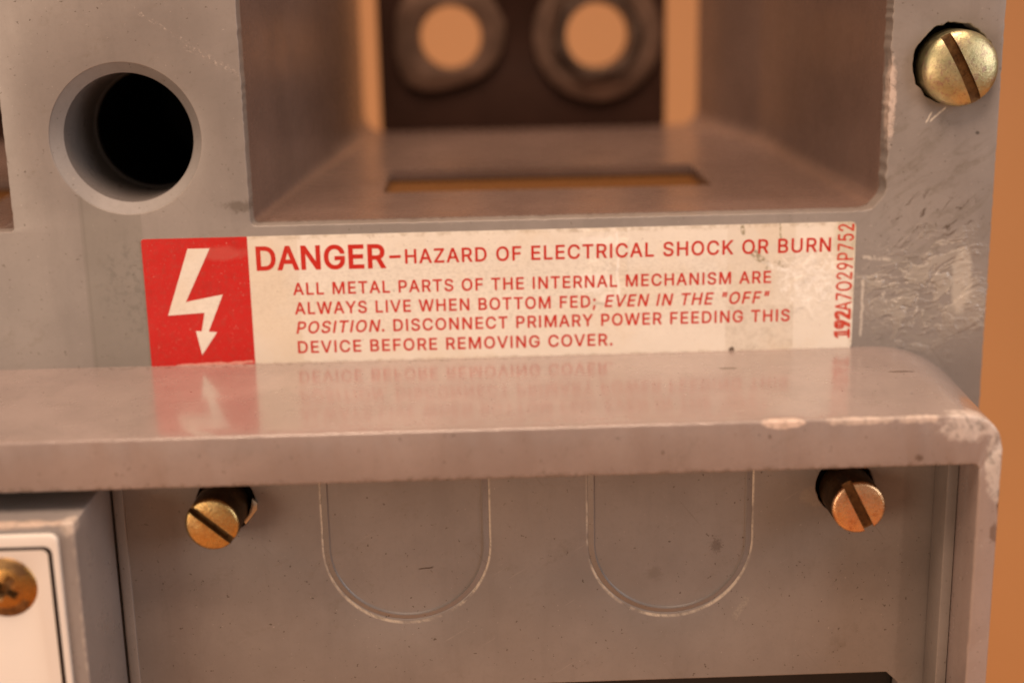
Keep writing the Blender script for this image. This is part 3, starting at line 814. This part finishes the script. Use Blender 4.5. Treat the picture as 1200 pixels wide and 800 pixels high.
# ------------------------------------------------------------------ danger sticker
GLY = json.loads(r'''{"\"":[321,[[78,318,70,509,136,509,128,318],[193,318,185,509,250,509,243,318]]],"-":[453,[[337,244,337,188,114,188,114,244]]],".":[188,[[95,-4,86,-4,78,-1,70,3,63,9,57,16,53,24,50,32,50,41,50,50,53,59,57,66,63,73,70,79,78,83,86,86,95,87,104,86,113,83,121,79,128,73,134,66,138,59,140,50,141,41,140,32,138,24,134,16,128,9,121,3,113,-1,104,-4]]],"0":[454,[[227,-7,199,-5,174,1,151,11,130,24,111,41,95,62,80,86,69,113,60,144,53,178,49,214,48,254,49,294,53,330,60,364,69,395,81,422,95,447,112,467,130,484,151,498,174,508,200,514,227,516,254,514,279,508,302,498,323,484,342,467,358,447,372,422,384,395,393,364,400,330,404,294,405,254,404,214,400,178,393,144,384,113,373,86,359,62,342,41,323,24,302,11,279,1,254,-5],[227,50,245,51,261,56,276,63,290,74,303,87,313,103,323,122,330,144,336,168,340,194,343,223,344,254,343,285,340,314,336,341,330,365,323,387,313,405,303,422,290,435,276,446,261,453,245,458,227,460,209,458,192,453,177,446,163,435,151,422,140,405,131,387,123,365,117,341,113,314,110,285,109,254,110,223,113,194,117,168,123,144,131,122,140,103,151,87,163,74,177,63,192,56,209,51]]],"1":[452,[[76,0,76,55,391,55,391,0],[276,509,276,0,212,0,212,448,209,448,86,358,86,427,198,509]]],"2":[453,[[64,0,64,47,234,229,248,243,261,257,272,270,282,282,291,294,299,305,305,316,311,327,315,337,318,348,320,360,320,371,319,385,317,397,313,408,308,419,301,428,293,436,283,443,273,449,262,454,250,457,237,459,224,460,209,459,196,457,184,453,172,447,162,441,153,433,145,424,139,413,134,402,130,390,128,376,127,362,66,362,67,384,71,405,77,424,86,442,98,459,111,473,126,486,143,496,162,505,182,511,203,514,225,516,247,514,268,511,288,505,306,497,323,486,337,474,350,461,361,445,370,428,376,411,380,392,381,372,380,358,378,345,375,331,371,318,365,304,357,290,347,275,336,259,322,241,306,223,288,202,267,180,153,60,153,57,389,57,389,0]]],"5":[453,[[221,-7,199,-6,178,-2,159,3,140,11,123,21,108,32,94,45,83,60,73,76,66,93,62,111,60,130,122,130,124,119,127,108,132,98,138,89,145,80,154,73,163,66,173,60,184,56,196,52,208,50,221,50,236,51,250,53,264,58,276,64,288,72,298,82,307,92,314,104,320,117,324,131,327,146,328,162,327,178,324,193,320,208,314,221,306,233,297,244,286,254,275,262,262,269,248,273,233,276,218,277,205,276,192,275,180,272,167,268,156,264,145,258,136,252,128,246,67,253,96,509,366,509,366,452,151,452,134,301,136,301,145,308,155,315,166,320,178,325,190,329,203,331,216,333,229,334,247,333,263,330,279,326,294,321,308,314,321,306,334,296,345,285,355,273,364,260,372,246,379,231,384,215,388,199,390,181,391,163,390,139,385,117,379,95,369,76,357,57,343,41,327,27,309,15,289,6,268,-1,245,-5]]],"7":[452,[[97,0,323,448,323,452,62,452,62,509,391,509,391,449,165,0]]],"9":[453,[[226,516,249,514,271,510,291,503,310,494,328,482,343,468,356,452,368,434,377,414,384,393,388,371,389,347,388,328,385,309,380,290,373,270,363,248,350,224,334,197,315,168,200,0,130,0,301,248,307,248,303,240,299,234,294,227,287,221,281,215,273,210,265,206,257,202,248,199,238,196,228,195,218,195,195,196,175,199,155,206,137,214,121,225,106,237,94,252,83,269,74,287,68,307,65,329,64,352,65,375,69,397,75,417,85,436,96,454,110,469,125,483,143,494,162,504,182,510,203,514],[226,460,212,459,199,457,186,452,174,446,163,438,154,429,145,419,138,407,133,395,129,381,126,367,125,352,126,336,129,322,133,308,138,295,145,284,154,274,163,265,174,257,186,251,199,247,212,244,226,243,240,244,254,247,267,251,279,257,289,265,299,273,307,284,314,295,320,308,324,321,327,335,327,350,327,366,324,381,320,394,314,407,307,419,299,429,290,438,279,446,267,452,254,457,241,459]]],";":[188,[[38,-119,68,71,137,71,84,-119],[103,271,94,272,86,274,78,278,71,284,65,291,61,299,59,307,58,316,59,325,61,334,65,342,71,349,78,354,86,359,94,361,103,362,113,361,121,359,129,354,136,349,142,342,146,334,148,325,149,316,148,307,146,299,142,291,136,284,129,278,121,274,113,272]]],"A":[479,[[16,0,201,509,276,509,463,0,395,0,287,302,282,317,276,334,270,352,264,372,257,394,250,420,241,447,232,478,245,478,236,447,228,419,220,393,213,371,206,351,201,333,195,317,191,302,85,0],[110,142,110,199,370,199,370,142]]],"B":[456,[[60,0,60,509,241,509,266,508,289,504,310,499,329,491,345,481,359,469,371,456,381,442,388,426,394,410,397,392,398,374,397,358,395,344,392,331,387,320,380,310,373,301,365,293,356,286,347,280,336,275,326,270,315,267,315,262,327,261,339,257,351,252,363,245,374,237,385,227,394,216,402,203,409,189,414,173,417,155,418,136,417,117,413,100,408,83,400,67,390,52,377,39,362,28,344,18,324,10,301,4,275,1,247,0],[125,57,245,57,272,58,296,63,315,70,330,80,341,92,349,105,354,120,355,137,355,149,352,161,348,173,342,184,335,194,327,203,317,211,306,218,293,224,279,228,264,230,248,231,125,231],[125,285,238,285,252,286,265,288,277,291,288,296,299,302,308,309,316,317,323,326,329,337,333,348,335,359,336,372,334,388,330,403,323,417,313,429,299,439,283,446,263,450,240,452,125,452]]],"C":[510,[[267,-7,235,-5,205,1,177,11,150,25,126,42,104,63,86,88,70,115,57,146,48,179,42,215,40,254,42,293,48,329,57,362,70,393,86,421,104,445,126,466,150,484,177,498,205,508,235,514,267,516,286,515,305,513,323,509,340,504,357,498,373,490,388,481,402,471,415,460,427,447,438,433,448,418,456,402,463,385,469,367,473,348,408,348,405,361,401,373,395,384,389,395,382,404,375,413,366,421,357,428,348,435,337,440,327,445,315,449,304,452,292,454,280,455,267,456,245,454,223,450,203,443,184,432,166,419,150,403,137,385,125,364,116,340,109,314,105,285,103,254,105,223,109,194,116,168,125,145,137,123,151,105,166,89,184,76,203,66,223,59,245,54,267,53,280,53,292,55,304,57,315,60,327,64,337,69,348,74,357,81,366,88,375,96,382,105,389,114,395,125,401,136,405,148,408,160,473,160,469,142,463,124,457,107,448,91,438,76,428,62,416,49,402,38,388,28,373,19,357,11,341,5,323,0,305,-4,286,-6]]],"D":[502,[[219,0,96,0,96,57,215,57,244,58,272,63,296,70,318,81,337,94,354,110,368,128,379,149,388,172,394,198,398,226,399,255,398,285,394,312,388,337,379,361,368,381,354,399,338,415,320,428,299,438,275,446,249,450,221,452,93,452,93,509,225,509,261,507,294,501,325,492,353,478,377,461,399,441,418,418,433,391,446,361,455,329,460,293,462,255,460,217,455,181,446,149,433,119,417,92,398,68,376,48,351,31,322,17,291,8,256,2],[125,509,125,0,60,0,60,509]]],"E":[419,[[60,0,60,509,372,509,372,452,125,452,125,286,355,286,355,229,125,229,125,57,375,57,375,0]]],"F":[410,[[60,0,60,509,369,509,369,452,125,452,125,278,346,278,346,221,125,221,125,0]]],"G":[520,[[269,-7,236,-5,205,1,176,11,149,25,125,43,104,64,85,88,69,116,57,146,47,179,42,215,40,254,42,293,47,329,57,362,69,393,85,421,103,445,125,466,149,484,175,498,203,508,233,514,265,516,285,515,304,513,322,509,340,504,358,497,374,489,389,480,403,469,416,458,429,445,439,431,449,416,458,401,465,384,470,367,474,349,408,349,404,361,399,372,393,383,387,393,380,403,373,411,365,420,356,427,347,434,337,439,326,444,315,448,304,452,291,454,279,455,265,456,243,454,222,450,202,443,183,432,166,419,150,404,137,385,125,364,116,340,109,314,105,285,103,254,105,223,109,194,116,168,125,145,137,124,151,105,166,90,184,76,203,66,224,59,246,54,269,53,290,54,309,57,328,63,345,71,360,81,374,93,386,107,396,123,404,141,410,160,414,180,415,202,434,199,283,199,283,256,478,256,478,200,476,170,471,141,463,115,451,91,436,69,419,50,399,33,377,19,352,8,326,0,298,-5]]],"H":[517,[[60,0,60,509,125,509,125,289,392,289,392,509,457,509,457,0,392,0,392,232,125,232,125,0]]],"I":[301,[[31,0,31,57,118,57,118,452,31,452,31,509,269,509,269,452,183,452,183,57,269,57,269,0]]],"K":[466,[[104,145,104,216,113,228,122,239,130,250,139,261,148,272,157,282,165,293,174,303,184,314,193,324,202,334,212,344,364,509,448,509,231,276,228,276],[60,0,60,509,125,509,125,334,124,225,125,193,125,0],[372,0,188,259,228,309,449,0]]],"L":[393,[[60,0,60,509,125,509,125,57,361,57,361,0]]],"M":[628,[[60,0,60,509,152,509,277,187,280,181,282,174,285,167,287,159,290,150,293,141,296,132,299,123,302,113,305,103,308,93,311,84,314,74,317,65,319,57,322,49,307,49,318,83,321,92,324,102,327,111,330,121,333,131,336,140,339,149,342,158,345,167,348,174,350,181,352,187,476,509,568,509,568,0,504,0,504,291,504,299,504,308,504,317,504,327,505,337,505,347,505,358,505,369,506,413,506,424,507,435,507,446,507,457,513,457,509,445,505,433,502,421,498,409,494,397,490,386,486,374,482,363,478,352,474,341,471,331,467,322,464,313,461,305,458,297,456,291,342,0,286,0,170,291,168,297,165,304,162,312,159,321,156,330,152,340,149,350,145,361,141,372,137,384,133,396,129,408,125,420,121,432,116,445,112,457,119,457,119,447,119,437,120,427,120,416,120,405,120,394,121,383,121,372,122,328,122,318,122,309,122,300,122,291,122,0]]],"N":[524,[[60,0,60,509,136,509,343,183,347,176,352,169,357,160,363,151,369,141,375,130,381,119,388,107,394,94,401,82,407,68,414,55,405,54,403,68,402,81,401,95,401,108,400,121,400,134,399,146,399,157,399,168,399,178,399,187,399,195,399,509,463,509,463,0,387,0,202,290,196,300,190,310,184,320,177,331,171,342,164,354,156,367,148,381,108,452,119,454,122,384,123,368,123,354,124,340,124,328,125,317,125,307,125,298,125,291,125,0]]],"O":[533,[[267,-7,235,-5,205,1,177,11,150,25,126,42,105,63,86,88,70,115,57,146,48,179,42,215,40,254,42,293,48,329,57,362,70,393,86,421,105,445,126,466,150,484,177,498,205,508,235,514,267,516,299,514,329,508,357,498,384,484,408,466,429,445,448,421,464,393,477,362,486,329,491,293,493,254,491,215,486,179,477,146,464,115,448,88,429,63,408,42,384,25,357,11,329,1,299,-5],[267,53,289,54,310,59,330,66,349,76,367,89,383,105,396,123,408,144,418,168,425,194,429,223,430,254,429,286,425,314,418,341,408,365,396,386,383,404,367,420,349,433,330,443,310,450,289,454,267,456,245,454,223,450,203,443,184,433,167,420,151,404,137,385,125,364,116,340,109,314,105,285,103,254,105,223,109,194,116,168,125,144,137,123,151,105,167,89,184,76,203,66,223,59,245,54]]],"P":[444,[[60,0,60,509,235,509,263,507,289,503,312,497,332,487,350,476,366,462,379,447,390,430,398,411,404,391,407,370,409,348,407,325,404,304,398,284,390,265,379,248,366,233,350,219,332,207,312,198,289,191,263,187,235,186,109,186,109,242,233,242,252,243,269,246,284,250,297,256,308,264,318,272,327,282,333,294,338,306,342,319,344,333,344,348,344,362,342,376,338,389,333,402,326,413,318,423,308,431,297,439,284,444,268,449,251,451,232,452,125,452,125,0]]],"R":[449,[[60,0,60,509,236,509,264,507,290,504,313,497,333,489,351,478,367,465,380,450,390,433,399,415,405,395,408,374,409,352,408,330,405,309,399,290,390,271,380,255,367,240,351,228,333,217,312,209,289,203,264,199,236,198,96,198,96,255,234,255,252,256,269,258,284,262,298,267,309,273,319,281,327,290,334,300,339,312,342,324,344,338,345,352,344,367,342,380,339,393,334,405,327,415,319,425,309,433,298,440,284,445,269,449,252,451,233,452,125,452,125,0],[353,0,230,229,303,229,428,0]]],"S":[447,[[224,-9,197,-8,172,-4,149,1,128,9,108,19,91,31,76,45,64,60,54,77,46,96,41,115,38,137,104,137,107,123,110,110,116,98,123,88,132,79,142,71,154,64,166,59,180,55,194,52,209,50,224,49,241,50,257,52,272,55,286,60,299,66,311,74,321,82,329,92,336,102,341,114,345,126,346,139,345,151,342,161,338,171,332,179,325,186,316,193,307,199,296,205,284,209,272,214,259,218,245,222,184,239,154,249,128,260,105,274,86,289,71,307,60,326,54,348,52,372,53,393,58,413,65,431,75,448,87,463,102,476,119,488,138,498,158,506,180,511,203,514,227,516,252,514,275,511,296,505,316,498,334,488,351,476,365,463,377,449,387,433,394,415,399,397,401,378,337,378,334,396,326,412,316,426,302,437,286,447,267,453,247,457,225,459,209,458,194,456,180,452,167,448,156,442,145,435,136,427,129,418,123,409,118,398,116,387,115,376,116,363,119,352,124,342,131,334,139,326,148,319,158,313,169,308,180,304,191,300,202,296,212,293,264,279,276,276,287,272,299,268,312,264,324,258,336,252,347,245,359,238,369,229,379,220,387,209,395,198,401,185,405,171,407,155,408,139,407,118,403,99,396,81,386,64,374,48,360,34,343,21,323,11,302,2,278,-4,252,-8]]],"T":[449,[[32,452,32,509,417,509,417,452,257,452,257,0,193,0,193,452]]],"U":[517,[[259,-8,230,-7,203,-2,177,5,154,15,133,28,114,43,98,60,85,80,74,101,66,124,62,148,60,173,60,509,124,509,124,178,125,160,128,144,133,128,141,113,150,99,160,87,173,77,187,68,203,61,220,56,239,53,259,52,279,53,298,56,315,61,331,68,345,77,357,87,368,99,377,113,384,128,389,144,392,160,393,178,393,509,457,509,457,173,456,148,451,124,443,101,433,80,419,60,403,43,384,28,363,15,340,5,315,-2,288,-7]]],"V":[479,[[204,0,16,509,84,509,192,206,197,192,203,176,209,158,215,137,222,115,230,89,239,61,248,31,235,31,244,62,252,90,260,115,267,138,274,158,279,176,285,192,290,206,395,509,463,509,278,0]]],"W":[685,[[155,0,16,509,82,509,163,196,166,183,170,171,173,158,175,145,178,133,181,120,184,107,187,94,189,80,192,67,195,53,197,40,189,40,192,53,194,67,197,80,200,94,203,107,205,120,208,133,211,145,214,158,218,171,221,183,224,196,306,509,380,509,462,196,465,183,468,171,471,158,474,145,477,133,480,120,483,107,486,94,489,80,492,67,494,53,497,40,488,40,491,53,493,67,496,80,499,94,502,107,504,120,507,133,510,145,513,158,517,171,520,183,523,196,603,509,670,509,530,0,455,0,368,323,363,339,359,356,355,373,351,391,347,410,344,431,340,452,336,475,350,475,346,453,342,433,339,413,335,395,331,377,327,359,323,341,318,323,230,0]]],"Y":[472,[[203,0,203,208,16,509,91,509,192,344,200,331,208,318,215,305,222,292,229,279,236,264,243,248,250,230,224,230,231,248,237,265,244,280,251,293,258,306,265,318,273,331,280,344,381,509,455,509,268,208,268,0]]],"Z":[439,[[42,0,42,46,273,385,281,396,289,408,298,419,306,431,315,442,323,453,332,464,341,476,348,454,332,454,317,453,301,453,285,452,270,452,254,452,238,452,223,452,40,452,40,509,397,509,397,462,169,129,160,117,152,105,143,93,134,81,125,69,116,57,106,45,97,33,90,54,106,55,121,56,137,56,152,57,168,57,183,57,199,57,214,57,399,57,399,0]]]}''')
GLY['I'] = [190, [[62, 0, 127, 0, 127, 509, 62, 509]]]
GLY['0'] = GLY['O']
def lettering(txt, x0, x1, z0, z1, h, track=.03, slant=(), bold=0.0):
    """lay txt out between x0 and x1, baseline from z0 to z1, cap height h; words listed in slant lean like italics"""
    pen = 0.0; raw = []; spans = []
    for wd in slant:
        k = txt.find(wd); spans.append((k, k+len(wd)))
    for i, ch in enumerate(txt):
        if ch == ' ': pen += 200+track*1000; continue
        adv, sp = GLY[ch]
        it = any(a <= i < b for a, b in spans)
        raw.append([[(pen+s[k]+(s[k+1]*.21 if it else 0), s[k+1]) for k in range(0, len(s), 2)] for s in sp])
        pen += adv+track*1000
    flat_ = [p[0] for g in raw for s in g for p in s]
    lo, hi = min(flat_), max(flat_)
    out = []
    for g in raw:
        gl = []
        for s in g:
            lp = clean([(x0+(x-lo)/(hi-lo)*(x1-x0), z0+(z1-z0)*(x-lo)/(hi-lo)+y/509*h) for x, y in s])
            gl.append(lp)
        big = max(gl, key=lambda q: abs(area(q)))
        if area(big) < 0: gl = [q[::-1] for q in gl]
        if bold: gl = [swell(q, bold) for q in gl]
        out.append(gl)
    return ink(out)
st = curve_mesh([densify(rrect(-63.7, 60.4, -11.6, 11.4, (.3, 1.2, .9, .4)), 1.2)], .05, .02)
sm = bmesh.new(); sm.from_mesh(st)
for v in sm.verts:      # lifted, slightly wavy lower edge
    if v.co.z < -11.2: v.co.z += noise.noise(Vector((v.co.x*.13, 0, 4)))*.12+(.18 if 3 < v.co.x < 14 else 0)*abs(noise.noise(Vector((v.co.x*.5, 2, 1))))
sm.to_mesh(st); sm.free()
lab = obj('danger_sticker', shift(st, 0, -.10, 0), M_sticker, sw, 'cream and red danger sticker warning of electrical shock')
obj('red_square', shift(curve_mesh([densify(rrect(-63.72, -45.55, -11.85, 11.42, (.3, .05, .05, .5)), 1)], .012, 0), 0, -.20, 0), M_red, lab)
bolt = [(-55.85, 9.57), (-52.06, 9.55), (-56.85, 0.22), (-50.37, 1.39), (-53.3, -5.18), (-51.84, -5.31), (-54.73, -9.35), (-55.51, -5.0), (-54.49, -5.11), (-53.76, -1.77), (-60.12, -2.13)]
obj('lightning_arrow', shift(curve_mesh([bolt], .008, 0), 0, -.235, 0), M_sticker, lab)
head = lettering('DANGER', -44.05, -22.0, 5.55, 5.45, 3.95, .02, (), .17)
dash = ink([[[(-21.2, 6.98), (-19.2, 7.03), (-19.2, 7.55), (-21.2, 7.5)]]])
rest = lettering('HAZARD OF ELECTRICAL SHOCK OR BURN', -18.4, 56.0, 6.05, 6.28, 2.42, .05, (), .068)
obj('heading_lettering', shift(join(head, dash, rest), 0, -.182, 0), M_ink, lab)
lines = [('ALL METAL PARTS OF THE INTERNAL MECHANISM ARE', -38.1, 45.6, .97, .95, 2.08, ()),
         ('ALWAYS LIVE WHEN BOTTOM FED; EVEN IN THE "OFF"', -38.0, 45.4, -2.50, -2.68, 2.08, ('EVEN IN THE', '"OFF"')),
         ('POSITION. DISCONNECT PRIMARY POWER FEEDING THIS', -37.95, 49.1, -5.95, -6.02, 2.08, ('POSITION',)),
         ('DEVICE BEFORE REMOVING COVER.', -37.85, 17.6, -9.48, -9.60, 2.08, ())]
body = [lettering(t, a, b, c, d, h, .06, sl, .062) for t, a, b, c, d, h, sl in lines]
obj('warning_lettering', shift(join(*body), 0, -.182, 0), M_ink, lab)
# part number up the right edge, its first digits struck twice
num = lettering('192A7029P752', 0, 20.4, 0, 0, 2.75, .03, (), .055)
again = shift(lettering('192', .5, 4.9, .05, .05, 2.75, .03, (), .08), 0, -.006, 0)
num = join(num, again)
num.transform(Matrix.Rotation(math.radians(-90), 4, 'Y'))     # reads upwards
shift(num, 60.0, -.182, -9.4)
obj('number_lettering', num, M_stamp, lab)
